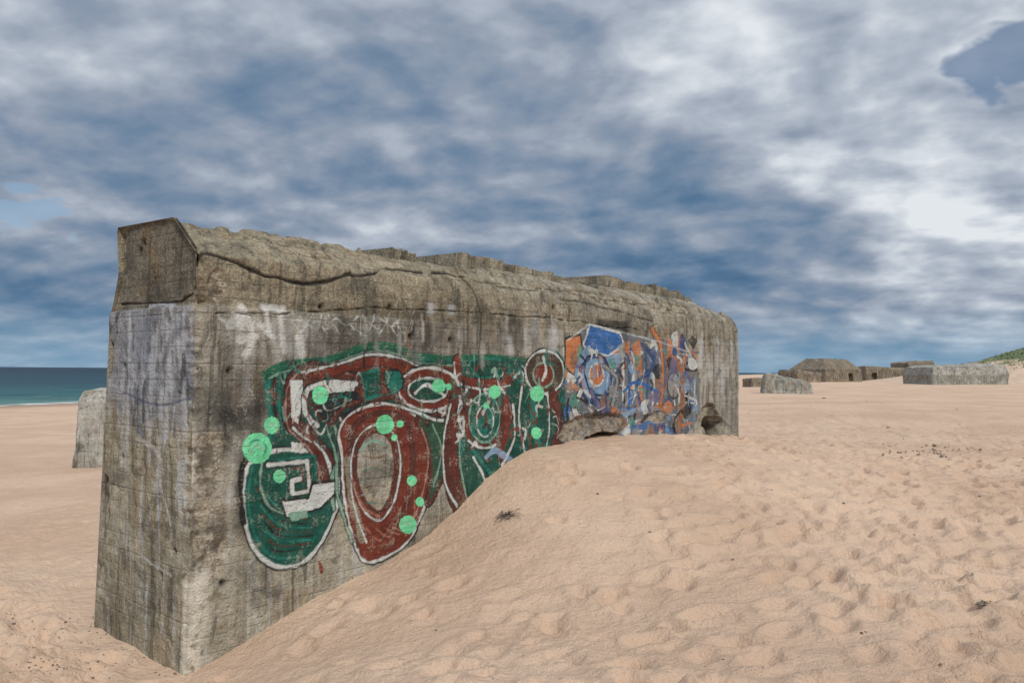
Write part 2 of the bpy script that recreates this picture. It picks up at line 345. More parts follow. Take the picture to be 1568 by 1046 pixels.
# splashes, drips and tags above
for p in (([(408,475),(412,510)]),([(428,478),(430,512),(436,535)]),([(378,485),(386,518),(375,545)]),([(458,515),(462,542)]),([(398,498),(422,520)]),([(360,485),(352,500)]),([(405,470),(436,474)]),([(366,520),(392,515)]),([(372,470),(368,500)])): cv.stroke(p,.075,(.62,.61,.57),soft=.02,op=.95)
for a,b_ in (((820,482),(818,512)),((661,462),(661,476)),((693,465),(693,476)),((1046,495),(1046,505)),((1075,515),(1072,560)),((1100,520),(1098,570)),((1085,545),(1086,580)),((1120,525),(1119,560)),((850,505),(848,535)),((780,520),(782,540)),((1108,560),(1106,600)),((920,450),(950,460))): cv.stroke([a,b_],.10,(.46,.47,.48),smooth=False,soft=.045,op=.7)
for i in range(34):
    x=336+i*8.5;cv.stroke([(x,488+rr.uniform(-10,14)),(x+rr.uniform(6,16),500+rr.uniform(-15,15)),(x+rr.uniform(10,30),492+rr.uniform(-15,25))],.011,(.58,.58,.55),op=.85)
for i in range(60):
    x=rr.uniform(335,860);y=rr.uniform(482,530);cv.stroke([(x,y),(x+rr.uniform(-2,2),y+rr.uniform(10,38))],rr.uniform(.02,.08),rr.choice(((.46,.45,.42),(.46,.45,.42),(.06,.055,.05))),soft=.02,op=rr.uniform(.2,.65))
for i in range(36):
    x=rr.uniform(335,1125);y=rr.uniform(476,500);cv.stroke([(x,y),(x+rr.uniform(-1,1),y+rr.uniform(20,60))],rr.uniform(.03,.09),rr.choice(((.40,.39,.36),(.07,.063,.055),(.07,.063,.055))),soft=.03,op=rr.uniform(.15,.4))
cv.stroke([(622,505),(627,540),(622,570)],.025,(.3,.12,.04),op=.8)
cv.stroke([(745,700),(760,690),(782,705)],.08,(.3,.42,.6),op=.7)
cv.stroke([(490,862),(493,876)],.03,(.2,.05,.03),smooth=False)
# ---------------------------------------------------------------- long wall geometry
iw=len(Zw);NC=60
NR=iw+NC+39+60
def wid(z): return np.interp(z,[-1.2,.9,2.2,2.3,2.6,3.03],[1.82,1.70,1.63,1.57,1.46,1.52])
def chamf(s):
    L1=.24;L2=.46;d=s*(L1+L2)
    y=np.where(d<L1,0,(d-L1)/L2*.40);z=np.where(d<L1,2.45+d,2.69+(d-L1)/L2*.34);return y,z
def rounded(s):
    a=s*math.pi/2;return .50*(1-np.cos(a)),2.45+.58*np.sin(a)
s_=np.linspace(0,1,NC+1)[1:]
cy,cz=chamf(s_);ry,rz=rounded(s_)
k_=(.8*ss(T,.25,2.6))[None,:]
TT=np.repeat(T[None,:],NR,0);YY=np.zeros((NR,len(T)));ZZ=np.zeros((NR,len(T)))
ZZ[:iw]=Zw[:,None]
YY[iw:iw+NC]=cy[:,None]*(1-k_)+ry[:,None]*k_;ZZ[iw:iw+NC]=cz[:,None]*(1-k_)+rz[:,None]*k_
yr=np.linspace(0,1,40)[1:,None];y0=YY[iw+NC-1][None,:]
YY[iw+NC:iw+NC+39]=y0+(1.5-y0)*yr;ZZ[iw+NC:iw+NC+39]=3.03+.03*yr
zb=np.linspace(3.0,-1.1,60)[:,None];YY[-60:]=wid(zb);ZZ[-60:]=zb
mask=np.zeros((NR,len(T),4));mask[...,3]=1
zmax=np.where(T<9.4,9,2.10+.93*np.sqrt(np.clip(1-((T-9.4)/1.7)**2,0,1)))[None,:]
over=ZZ>zmax;YY=np.where(over&(YY<.1),YY+(ZZ-zmax)*.35,YY);ZZ=np.minimum(ZZ,zmax)
front=np.zeros((NR,1));front[:iw+NC]=1
endr=np.clip((TT-10.7)/.4,0,1);YY=YY+.22*(1-np.sqrt(1-endr**2*.999))*front
def corner_depth(z):
    d=.020+.085*np.exp(-((z-2.33)/.10)**2)+.045*np.exp(-((z-2.6)/.10)**2)+.035*np.exp(-((z-.45)/.45)**2)+.025*np.exp(-((z-1.55)/.35)**2)
    return d*(.85+.5*vn(z*4,0,0,31)+.45*vn(z*11,0,0,32)+.3*vn(z*27,0,0,34))
def corner_w(z): return .05+.06*np.exp(-((z-.45)/.5)**2)+.08*np.exp(-((z-2.35)/.2)**2)+.04*np.exp(-((z-1.55)/.35)**2)
def erode(q,z,x,y):
    w=np.maximum(corner_w(z)*(1+.40*vn(x*7+y*7,z*7,0,33)),.02)
    e=np.maximum(corner_depth(z),.006)*np.exp(-(q/w)**2)
    return e,w
inw=np.zeros_like(TT);wall=slice(0,iw)
t_,z_=TT[wall],ZZ[wall]
bi=np.floor(z_/.145+.5)
inw[wall]+=.0045*vn(bi*3.1+np.floor(t_/3.3+bi*.37)*5.1,bi*1.7,0,41)
fr=np.abs(((z_/.145)%1)-.5);inw[wall]+=.005*ss(fr,.46,.5)*(vn(t_*1.5,bi,0,42)>-.1)
ledge=.028*ss(ZZ,2.235,2.25)*(1-.6*ss(TT,1,4));ledge[iw+NC:]=0;inw+=ledge
inw+=.014*fbm(TT*1.3,YY*1.3,ZZ*1.3,50,3)
rough=.009*fbm(TT*14,YY*14,ZZ*14,55,3)
def dist_to(p,X,Y):
    D=np.full(X.shape,9.)
    for a,b in zip(p[:-1],p[1:]):
        v=b-a;L=v@v+1e-9;u=np.clip(((X-a[0])*v[0]+(Y-a[1])*v[1])/L,0,1);D=np.minimum(D,np.hypot(X-a[0]-u*v[0],Y-a[1]-u*v[1]))
    return D
FR=slice(0,iw+NC)
tf,zf=TT[FR],ZZ[FR]+YY[FR]*.3
wob=.020*fbm(tf*9,zf*9,0,61,3)
wx=.03*fbm(tf*3,zf*3,0,65,3)
cr=[[(303,385),(335,388),(385,411),(410,424),(468,434),(510,429),(545,418),(600,404),(650,408),(722,416)],
    [(715,415),(728,440),(738,485),(735,540),(738,600)],[(738,600),(742,700),(748,745)],
    [(385,412),(388,440)],[(560,470),(640,473),(735,478)],[(330,478),(430,482),(560,472)],[(860,455),(930,470),(1000,492)],[(440,350),(445,372),(520,392)],[(735,480),(850,488),(980,505)],[(735,425),(850,437),(960,455),(1060,478)]]
for k,pts in enumerate(cr):
    D=dist_to(cv.cv(pts,False,False),tf,zf+wx)+wob*.6
    wd=(.016,.011,.006,.006,.005,.004,.009,.004,.005,.009)[k]
    g=1-ss(np.abs(D),wd*.6,wd*1.6)
    inw[FR]+=.028*g;mask[FR][...,1]=np.maximum(mask[FR][...,1],g*(.95,.8,.4,.4,.35,.3,.6,.4,.35,.6)[k])
def blob(px,py,rx,rz,amp=.45,fq=4):
    t0,z0=W(px,py);return np.sqrt(((tf-t0)/rx)**2+((zf-z0)/rz)**2)+amp*fbm(tf*fq,zf*fq,0,71,4)
b1=1-ss(blob(915,655,.85,.22),.85,1.0)
b2=1-ss(blob(930,452,1.1,.13),.8,1.0)
b3=1-ss(blob(1088,640,.50,.26),.85,1.0)
b4=1-ss(blob(322,790,.16,.75,.9,3),.6,1.05)
b5=1-ss(blob(1010,640,.3,.1),.8,1.05)
b6=1-ss(blob(1040,470,.9,.13),.8,1.0)
b7=1-ss(blob(335,440,.10,.16),.8,1.0)
for bb,dp in((b1,.07),(b2,.06),(b3,.07),(b4,.022),(b5,.03),(b6,.06),(b7,.03)):
    inw[FR]+=dp*bb*(1+.5*fbm(tf*6,zf*6,0,75,3));mask[FR][...,0]=np.maximum(mask[FR][...,0],bb)
rough[FR]*=1+1.6*mask[FR][...,0]
rough[iw:]*=1.3
def opening(pts,depth,seed,jag=.05):
    p=np.array([W(x,y) for x,y in pts]);p=np.vstack([p,p[:1]])
    X=tf+jag*fbm(tf*6,zf*6,0,seed,3);Y=zf+jag*fbm(tf*6,zf*6,3,seed+9,3);ins=np.zeros(X.shape,bool)
    for a,b in zip(p[:-1],p[1:]):
        if a[1]==b[1]:continue
        ins^=((a[1]>Y)!=(b[1]>Y))&(X<(b[0]-a[0])*(Y-a[1])/(b[1]-a[1])+a[0])
    ins[iw:]=False
    inw[FR]+=depth*ins
    return ins
o1=opening([(898,676),(902,668),(930,660),(952,660),(958,690),(898,690)],.4,81)
o2=opening([(1080,646),(1086,638),(1104,638),(1108,646),(1108,695),(1081,695)],1.0,83,.02)
mask[FR][...,1]=np.maximum(mask[FR][...,1],np.where(o2,.75,0));mask[FR][...,1]=np.maximum(mask[FR][...,1],np.where(o1,.2,0))  # doorway and slit recesses darkened in colour, standing in for shade inside
for x,y in ((342,893),(352,568),(630,515),(600,470),(495,470),(850,470),(690,520),(1070,575),(1080,520)):
    t0,z0=W(x,y);g=np.exp(-((tf-t0)**2+(zf-z0)**2)/.0010);inw[FR]+=.05*g;mask[FR][...,1]=np.maximum(mask[FR][...,1],g)
tot=(inw+rough);tot*=ss(TT,0,.05)
nY=np.zeros_like(TT);nZ=np.zeros_like(TT)
nY[:iw]=1;a=np.linspace(0,1,NC)[:,None];nY[iw:iw+NC]=1-a;nZ[iw:iw+NC]=-a;nZ[iw+NC:-60]=-1;nY[-60:]=-1
YY=YY+nY*tot;ZZ=ZZ+nZ*tot
g_=np.zeros((NR,1));g_[iw+30:-60]=1;g_[iw:iw+30,0]=np.linspace(0,1,30)
stp=.045*ss(vn(TT*1.1,YY*2.2,0,91)+.35*vn(TT*6,YY*6,0,95),.0,.06)*(1+.6*ss(TT,5,8))
ZZ-=g_*ss(TT,0,.1)*(stp+.012*vn(TT*7,YY*3,0,92))
e,w=erode(TT,ZZ,TT,YY);e=e*(np.arange(NR)[:,None]<iw+20)
nz=e*(.20*vn(TT*11,YY*11,ZZ*11,93)+.12*vn(TT*28,YY*28,ZZ*28,94))
YY=YY+(e+nz);TT=TT+(e+nz)*.9
mask[:iw,:,0]=np.maximum(mask[:iw,:,0],(1-ss(TT[:iw],w[:iw]*.6,w[:iw]*1.15))*ss(corner_depth(ZZ[:iw]),.025,.05))
t0=TT[:iw];mask[:iw,:,2]=.95*np.exp(-((t0-.09+.03*vn(ZZ[:iw]*5,0,0,3))/.09)**2)*(1-ss(ZZ[:iw],-.1,.12))+.8*np.exp(-((t0-.02)/.07)**2)*np.exp(-((ZZ[:iw]-.85)/.3)**2)
paint=np.zeros((NR,len(T),4));paint[:iw,:,:3]=cv.rgb;paint[:iw,:,3]=cv.a*(1-.85*mask[:iw,:,0])
grid_mesh("long_wall_and_roof",np.stack([TT,YY,ZZ],-1),M_wall,bunker,{"paint":paint,"mask":mask})
# ---------------------------------------------------------------- end wall
U=np.linspace(0,1,190)
ec=Canvas(np.linspace(0,1.85,200),Zw,'end')
BG=(.20,.23,.29);LGy=(.50,.51,.53)
rr=random.Random(3)
for i in range(150):
    x=rr.uniform(183,302);y=rr.uniform(472,620)
    ec.stroke([(x,y),(x+rr.uniform(-4,4),y+rr.uniform(10,30)),(x+rr.uniform(-4,4),y+rr.uniform(30,85))],rr.choice((.015,.03,.05,.08)),rr.choice((BG,LGy,LGy,(.06,.07,.08),BG,(.3,.31,.34),LGy,(.05,.05,.05))),soft=.015,op=rr.uniform(.3,.9))
for i in range(36):
    x=rr.uniform(170,298);y=rr.uniform(640,900)
    ec.stroke([(x,y),(x+rr.uniform(-3,3),y+rr.uniform(20,60))],rr.choice((.03,.06,.1)),rr.choice(((.10,.09,.07),(.42,.38,.3),(.3,.28,.24))),soft=.03,op=rr.uniform(.2,.55))
for pts in ([(200,480),(196,620)],[(222,470),(255,465),(262,480)],[(255,490),(258,560)],[(282,480),(276,560)],[(268,620),(262,660)],[(240,500),(236,590)]): ec.stroke(pts,.045,LGy,soft=.015,op=.95)
ec.stroke([(250,560),(262,520),(285,500)],.08,(.06,.05,.08),soft=.03,op=.5);ec.stroke([(190,600),(240,620),(290,610)],.02,(.07,.09,.16),op=.7)
ec.stroke([(210,672),(240,690),(250,720)],.045,(.55,.52,.47),soft=.02,op=.9);ec.stroke([(240,720),(262,805)],.024,(.6,.57,.52),op=.95)
ec.stroke([(216,850),(236,866),(262,880)],.025,(.55,.55,.52),op=.8);ec.stroke([(218,730),(214,790)],.03,(.5,.48,.44),op=.7)
RB=40
EN=iw+RB
z0r=np.concatenate([Zw,2.45+.58*np.linspace(0,1,RB+1)[1:]])
uu=np.repeat(U[None,:],EN,0);z0=np.repeat(z0r[:,None],len(U),1)
y_=uu*wid(z0)
top=np.where(y_<.40,2.69+.34*y_/.40,3.03+.03*(y_-.40)/1.1)
zz=np.where(z0>2.45,2.45+(top-2.45)*(z0-2.45)/.58,z0)
bi=np.floor(zz/.145+.5)
ix=.0045*vn(bi*3.1,bi*1.7,0,141)+.005*ss(np.abs(((zz/.145)%1)-.5),.46,.5)+.035*ss(zz,2.235,2.25)+.014*fbm(y_*1.3,zz*1.3,9,150,3)+.009*fbm(y_*14,zz*14,4,155,3)
em=np.zeros((EN,len(U),4));em[...,3]=1
for pts,wd in (([(318,368),(300,385),(293,420),(288,448)],.007),([(288,448),(270,462),(180,466)],.005)):
    D=dist_to(np.array([W(x,y,'end') for x,y in pts]),y_,zz)+.012*fbm(y_*9,zz*9,0,160,3);g=1-ss(np.abs(D),wd*.6,wd*1.8);ix+=.022*g;em[...,1]=np.maximum(em[...,1],g*.7)
for x,y,s1 in ((208,385,.0018),(213,372,.0008),(266,845,.0006),(186,700,.0006),(245,880,.0005),(190,560,.0005)):
    a,b=W(x,y,'end');g=np.exp(-((y_-a)**2+(zz-b)**2)/s1);ix+=.07*g;em[...,1]=np.maximum(em[...,1],g)
ix*=ss(y_,0,.05)
e,w=erode(y_,zz,np.zeros_like(y_),y_)
fadeT=1-ss(z0,2.62,2.75);e=e*fadeT
eb,_=erode(wid(zz)-y_,zz*1.3+.7,np.zeros_like(y_),y_)
eb2=.06*np.maximum(0,vn(zz*4,7,0,181)+.4*vn(zz*13,3,0,182))*np.exp(-((wid(zz)-y_)/.12)**2)
nz=e*(.20*vn(0*y_,y_*11,zz*11,93)+.12*vn(0*y_,y_*28,zz*28,94))
X=ix+(e+nz)*.9+eb2*.5;Y=y_+(e+nz)-eb*.6-eb2
em[...,0]=np.maximum((1-ss(y_,w*.6,w*1.15))*ss(corner_depth(zz),.025,.05),.5*(1-ss(wid(zz)-y_,.02,.06)))
em[...,2]=.8*np.exp(-((y_-.03)/.06)**2)*(1-ss(zz,-.1,.12))
pi=np.clip(np.searchsorted(ec.T,y_[:iw]),0,len(ec.T)-1);ri=np.repeat(np.arange(iw)[:,None],len(U),1)
ep=np.zeros((EN,len(U),4));ep[:iw,:,:3]=ec.rgb[ri,pi];ep[:iw,:,3]=ec.a[ri,pi]
grid_mesh("end_wall",np.stack([X,Y,zz],-1),M_end,bunker,{"paint":ep,"mask":em},flip=True)
yy=np.linspace(.2,1.75,60);zr=np.linspace(-.5,2.12,80)
A,B=np.meshgrid(yy,zr);grid_mesh("far_end_wall",np.stack([LT-.015*fbm(A*3,B*3,0,8,3),A,B],-1),M_gen,bunker)
def block(name,L,Wd,H,ch,mat,parent=None,loc=(0,0,0),rot=0,res=.25,amp=.05,lean=0,seed=1,taper=0,slope=0,recess=()):
    bm=bmesh.new();bmesh.ops.create_cube(bm,size=1)
    for v in bm.verts:v.co=Vector((v.co.x*L,v.co.y*Wd,(v.co.z+.5)*H))
    te=[e for e in bm.edges if all(v.co.z>H*.9 for v in e.verts)]
    bmesh.ops.bevel(bm,geom=te,offset=ch,segments=2 if ch<1.15 else 1,affect='EDGES',profile=.6)
    ve=[e for e in bm.edges if abs((e.verts[0].co-e.verts[1].co).normalized().z)>.99]
    bmesh.ops.bevel(bm,geom=ve,offset=.08,segments=1,affect='EDGES')
    for _ in range(6):
        es=[e for e in bm.edges if e.calc_length()>res*1.5]
        if not es:break
        bmesh.ops.subdivide_edges(bm,edges=es,cuts=1,use_grid_fill=True)
    bm.normal_update()
    co_=np.array([v.co for v in bm.verts]);n1=fbm(co_[:,0]*1.1,co_[:,1]*1.1,co_[:,2]*1.1,seed,4);n2=fbm(co_[:,0]*4,co_[:,1]*4,co_[:,2]*4,seed+5,3)
    for v,a_,b_ in zip(bm.verts,n1,n2):
        v.co+=v.normal*(a_*amp*1.5+b_*amp*.6)
        v.co.x+=lean*v.co.z
        k=1-taper*v.co.z/H;v.co.x*=k;v.co.y*=k
        v.co.z*=1-slope*(v.co.x/L+.5)
    for sgn,x0,x1,z0_,z1_ in recess:
        fs=[f for f in bm.faces if f.normal.y*sgn>.7 and x0<f.calc_center_median().x<x1 and z0_<f.calc_center_median().z<z1_]
        if fs:
            r=bmesh.ops.extrude_face_region(bm,geom=fs)
            vs=[g for g in r['geom'] if isinstance(g,bmesh.types.BMVert)]
            bmesh.ops.translate(bm,verts=vs,vec=(0,-sgn*.7,0));bmesh.ops.delete(bm,geom=fs,context='FACES')
    me=bpy.data.meshes.new(name);bm.to_mesh(me);bm.free();me.materials.append(mat)
    o=bpy.data.objects.new(name,me);sc.collection.objects.link(o);o.location=loc;o.rotation_euler=(0,0,rot)
    if parent:o.parent=parent
    return o
block("main_block",8.0,4.4,3.95,.4,M_gen,bunker,(7.0,3.62,-1.0),0,.3,.03,seed=4)
def slab(name,x0,x1,y0,y1,z0_,z1_,z2_,seed):
    """lifted concrete flake: jagged plan outline, gently wavy top"""
    bm=bmesh.new();n=22;r2=random.Random(seed);out=[]
    step=0
    for i in range(n):
        f=i/(n-1)
        if r2.random()<.35: step=r2.uniform(0,.16)
        out.append((x0+(x1-x0)*f+r2.uniform(-.03,.03),y0+step+r2.uniform(0,.03),f))
    for i in range(n):
        f=1-i/(n-1);out.append((x0+(x1-x0)*f+r2.uniform(-.03,.03),y1+r2.uniform(-.1,.1),f))
    tp=[bm.verts.new((x,y,z1_+(z2_-z1_)*f+r2.uniform(-.015,.015))) for x,y,f in out]
    bt=[bm.verts.new((x+r2.uniform(-.02,.02),y+r2.uniform(0,.05),z0_)) for x,y,f in out]
    bm.faces.new(tp);bm.faces.new(bt[::-1])
    for i in range(len(tp)):
        j=(i+1)%len(tp);bm.faces.new((tp[i],bt[i],bt[j],tp[j]))
    bmesh.ops.recalc_face_normals(bm,faces=bm.faces)
    bmesh.ops.triangulate(bm,faces=[f for f in bm.faces if len(f.verts)>4])
    me=bpy.data.meshes.new(name);bm.to_mesh(me);bm.free();me.materials.append(M_gen)
    o=bpy.data.objects.new(name,me);sc.collection.objects.link(o);o.parent=bunker
slab("roof_flake_1",3.75,5.5,.38,1.3,2.93,3.19,3.11,1)
slab("roof_flake_2",4.7,6.7,.40,1.4,2.90,3.13,3.05,2)
slab("roof_flake_3",7.0,8.3,.36,1.3,2.88,3.22,3.12,3)
slab("roof_flake_4",8.4,9.3,.34,1.3,2.86,3.18,3.09,4)
slab("roof_flake_7",9.2,9.9,.36,1.3,2.80,3.14,3.04,7)
slab("roof_flake_5",2.55,2.95,.40,1.0,2.95,3.09,3.06,5)
slab("roof_flake_6",7.9,8.9,.36,1.2,2.88,3.09,3.08,6)
# ---------------------------------------------------------------- terrain
ctl=[]
for t0,z0 in ((0,-.83),(.85,-.63),(1.77,-.39),(3.08,.04),(3.88,.45),(5.22,.72),(6.88,.73),(8.98,.64),(10.2,.45),(11.1,.27)):
    for yl in (0,.9): x,y=loc2w(t0,yl);ctl.append((x,y,z0))
for tl,yl,z0 in ((0,1.8,-.83),(-1,0,-.80),(-1,-1.5,-.62),(.5,-.8,-.66),(1.5,-1.2,-.40),(3,-1.2,.0),(4,-1.3,.28),(5.2,-1.2,.52),(7,-1.4,.52),(9,-1.6,.45),(11.2,-1.5,.25),(12,.5,.18),(2,-2.6,-.28),(4.5,-3,.10),(7,-3.5,.18),(10,-4,.15),(0,4,-.8),(4,6.5,-.5),(9,7,-.1)):
    x,y=loc2w(tl,yl);ctl.append((x,y,z0))
ctl+=[(0,0,0),(0,-8,0),(3,3,0),(0,4,-.10),(-2.2,4,-.45),(6,5,.02),(10,9,.12),(-6,4,-.55),(-6,8.5,-.8),(-9,14,-.95),(-12,22,-1.05),(-5,25,-.8),(8,18,.22),(14,20,.35),(6,28,.3),(20,12,.3),(-12,5,-.7),(-16,14,-1.05),(12,32,.45),(-18,30,-1.35)]
ctl=np.array(ctl);CC=1.1
def ker(d2): return -np.sqrt(d2+CC*CC)
d2=((ctl[:,None,:2]-ctl[None,:,:2])**2).sum(-1);n_=len(ctl)
A=np.zeros((n_+1,n_+1));A[:n_,:n_]=ker(d2)-.02*np.eye(n_);A[:n_,n_]=1;A[n_,:n_]=1
sol=np.linalg.solve(A,np.append(ctl[:,2],0))
P1=np.array([-55.,85.]);sd=np.array([415.,1115.]);sd/=np.linalg.norm(sd);sn=np.array([-sd[1],sd[0]])
SEA=-2.5
def G(x,y):
    x=np.asarray(x,float);y=np.asarray(y,float)
    zn=np.full(np.broadcast(x,y).shape,sol[-1])
    for (cx,cy,_),w_ in zip(ctl,sol[:-1]): zn=zn+w_*ker((x-cx)**2+(y-cy)**2)
    s=sn[0]*(x-P1[0])+sn[1]*(y-P1[1])
    az=x/(np.abs(y)+5);L=95-70*ss(az,-.4,.2)
    zf_=np.where(s<0,SEA+3.1*(1-np.exp(np.minimum(s,0)/L)),SEA-.04*s)
    zf_=np.maximum(zf_,-8)
    r=np.hypot(x-1,y-10);k=ss(r,13,38)
    z=np.clip(zn,-1.6,1.0)*(1-k)+zf_*k
    z=z+.10*fbm(x*.11,y*.11,0,201,2)*ss(r,10,40)*(s<-5)
    return z
def axis(a,b,h,lo,hi,g):
    c=list(np.arange(a,b,h));d=h
    L=[];x=a
    while x>lo: d*=g;x-=d;L.append(x)
    Rr=[];x=c[-1];d=h
    while x<hi: d*=g;x+=d;Rr.append(x)
    return np.array(L[::-1]+c+Rr)
xs=axis(-7,10.5,.032,-5000,5000,1.035);ys=axis(2.8,14.5,.032,-60,9000,1.03)
GX,GY=np.meshgrid(xs,ys);GZ=G(GX,GY)
dist=np.hypot(GX,GY-3)
fade=1-ss(dist,30,80)
GZ+=fade*(.035*fbm(GX*.8,GY*.8,0,210,3)+.022*fbm(GX*2.6,GY*2.6,0,214,3))
near=1-ss(dist,18,30)
m_=.5+.5*vn(GX*.4,GY*.4,0,230)
ch=fbm(GX*5.2,GY*5.2,0,218,2)
GZ+=near*(.010+.020*m_)*ch*(1+.6*ss(-GX,2.5,4))
def foot(x,y,an,a,b,d):
    i0,i1=np.searchsorted(xs,[x-2.4*b,x+2.4*b]);j0,j1=np.searchsorted(ys,[y-2.4*b,y+2.4*b])
    if i1-i0<2 or j1-j0<2:return
    X=xs[i0:i1][None,:]-x;Y=ys[j0:j1][:,None]-y
    u=X*math.cos(an)+Y*math.sin(an);v=-X*math.sin(an)+Y*math.cos(an)
    r=np.sqrt((u/a)**2+(v/b)**2)
    GZ[j0:j1,i0:i1]+=-d*np.exp(-(r**2.6)*1.3)+.40*d*np.exp(-((r-1.5)**2)*5)
rf=random.Random(21);cnt=0
while cnt<13000:
    x=rf.uniform(-11,20);y=rf.uniform(2.6,28)
    if rf.random()>8/(y+2):continue
    dens=.5+.6*float(vn(x*.35,y*.35,0,300))
    u_=(x-C[0])*dX[0]+(y-C[1])*dX[1];v_=(x-C[0])*dY[0]+(y-C[1])*dY[1]
    if v_>-.25 and -.2<u_<11.4: continue
    if -2.5<v_<0 and -.5<u_<11.4: dens*=.4
    if x<-3.2: dens=1
    if x>2.5: dens=max(dens,.75)
    cnt+=1
    if rf.random()>dens: continue
    s1=rf.uniform(.7,1.3)
    foot(x,y,rf.uniform(0,6.28),.09*s1,.13*s1*rf.uniform(.8,1.2),rf.uniform(.018,.058))
for x,y,an,n in ((-6.5,3.5,1.35,22),(-4.6,4.0,1.9,20),(0.3,3.8,.9,6),(2.6,3.6,.75,20),(5.2,3.5,.95,20),(9,6,2.0,18),(1.2,4.2,.2,12),(3,8,.35,16),(-7.5,6.5,.5,8),(6,4.6,.1,12),(2.2,6.2,-.2,14),(.4,5.5,.5,14),(1.5,3.4,1.1,9)):
    for k in range(n):
        an+=rf.uniform(-.08,.08);x+=.62*math.cos(an);y+=.62*math.sin(an);sd_=.09*(1 if k%2 else -1)
        X_,Y_=x-sd_*math.sin(an),y+sd_*math.cos(an)
        v_=(X_-C[0])*dY[0]+(Y_-C[1])*dY[1];u_=(X_-C[0])*dX[0]+(Y_-C[1])*dX[1]
        if v_>-.2 and -.2<u_<11.4:break
        foot(X_,Y_,an,.16,.095,rf.uniform(.045,.068))
M_sand,t,b=newmat("beach_sand")
pos=t.n('ShaderNodeNewGeometry').outputs['Position']
n1=t.noise(pos,.35,3,.6);n2=t.noise(pos,3,4,.6);n3=t.noise(pos,90,2,.7);n4=t.noise(pos,600,1,.6)
c=t.mix(t.mr(n1,.35,.65),(.58,.40,.28),(.68,.49,.355))
c=t.mix(t.m('MULTIPLY',t.mr(n2,.5,.75),.4),c,(.47,.32,.22))
c=t.mix(t.m('MULTIPLY',t.mr(n3,.5,.72),.4),c,(.38,.265,.185));c=t.mix(t.m('MULTIPLY',t.mr(n4,.55,.7),.5),c,(.30,.205,.145))
c=t.mix(t.m('MULTIPLY',t.mr(n4,.42,.3),.4),c,(.88,.74,.60))
vv=t.vor(pos,7);sp=t.m('MULTIPLY',t.mr(vv,.05,.03),t.mr(n2,.48,.58))
c=t.mix(t.m('MULTIPLY',sp,.8),c,(.06,.045,.035))
v2=t.vor(pos,23);sp2=t.m('MULTIPLY',t.mr(v2,.08,.05),t.mr(n2,.5,.6));c=t.mix(t.m('MULTIPLY',sp2,.6),c,(.12,.085,.06))
spx=t.n('ShaderNodeSeparateXYZ');t.l(pos,spx.inputs[0])
wet=t.mr(spx.outputs[2],SEA+.55,SEA+.15);c=t.mix(t.m('MULTIPLY',wet,.6),c,(.22,.15,.11))
wv=t.n('ShaderNodeTexWave',wave_type='BANDS',bands_direction='DIAGONAL');t.l(t.scl(pos,(1,1.4,0)),wv.inputs['Vector']);wv.inputs['Scale'].default_value=4.6
wv.inputs['Distortion'].default_value=9;wv.inputs['Detail'].default_value=2;wv.inputs['Detail Scale'].default_value=.7
rip=t.m('MULTIPLY',wv.outputs['Fac'],t.mr(n1,.50,.62))
h=t.m('ADD',t.m('MULTIPLY',t.noise(pos,13,4,.65),1.3),t.m('MULTIPLY',n3,.2));h=t.m('ADD',h,t.m('MULTIPLY',rip,.14));h=t.m('ADD',h,t.m('MULTIPLY',n4,.06))
bp=t.n('ShaderNodeBump');bp.inputs['Strength'].default_value=.95;bp.inputs['Distance'].default_value=.042;t.put(h,bp.inputs['Height']);t.l(bp.outputs[0],b.inputs['Normal'])
t.put(c,b.inputs['Base Color']);b.inputs['Roughness'].default_value=.95;b.inputs['Specular IOR Level'].default_value=.1
grid_mesh("sand_beach",np.stack([GX,GY,GZ],-1),M_sand)
# ---------------------------------------------------------------- sea
M_sea,t,b=newmat("sea_water")
pos=t.n('ShaderNodeNewGeometry').outputs['Position']
sdist=t.m('ADD',t.vm('DOT_PRODUCT',pos,(float(sn[0]),float(sn[1]),0)),-float(sn@P1))
c=t.ramp(t.m('DIVIDE',sdist,600.0),[(0,(.10,.21,.18)),(.04,(.025,.115,.12)),(.18,(.012,.055,.08)),(1,(.008,.03,.055))])
wn=t.noise(t.scl(pos,(.35,.9,1)),.35,4,.65);wn2=t.noise(t.scl(pos,(1,2.2,1)),.10,4,.6)
c=t.mix(t.m('MULTIPLY',t.mr(wn2,.45,.65),.6),c,(.008,.04,.058))
cap=t.m('MULTIPLY',t.mr(wn,.64,.70),t.mr(sdist,160,10,.2,1));c=t.mix(t.m('MULTIPLY',cap,.6),c,(.6,.66,.66))
foam=t.m('MULTIPLY',t.mr(t.m('ADD',sdist,t.m('MULTIPLY',wn2,8)),9,5),t.mr(wn,.4,.5));c=t.mix(foam,c,(.7,.72,.7))
bp=t.n('ShaderNodeBump');bp.inputs['Strength'].default_value=.9;bp.inputs['Distance'].default_value=1.2;t.put(wn,bp.inputs['Height']);t.l(bp.outputs[0],b.inputs['Normal'])
t.put(c,b.inputs['Base Color']);b.inputs['Roughness'].default_value=.5;b.inputs['Specular IOR Level'].default_value=.2;b.inputs['IOR'].default_value=1.33
sx=np.linspace(-20000,20000,40);sy=np.linspace(-200,30000,40);A,B=np.meshgrid(sx,sy)
grid_mesh("sea",np.stack([A,B,A*0+SEA],-1),M_sea)
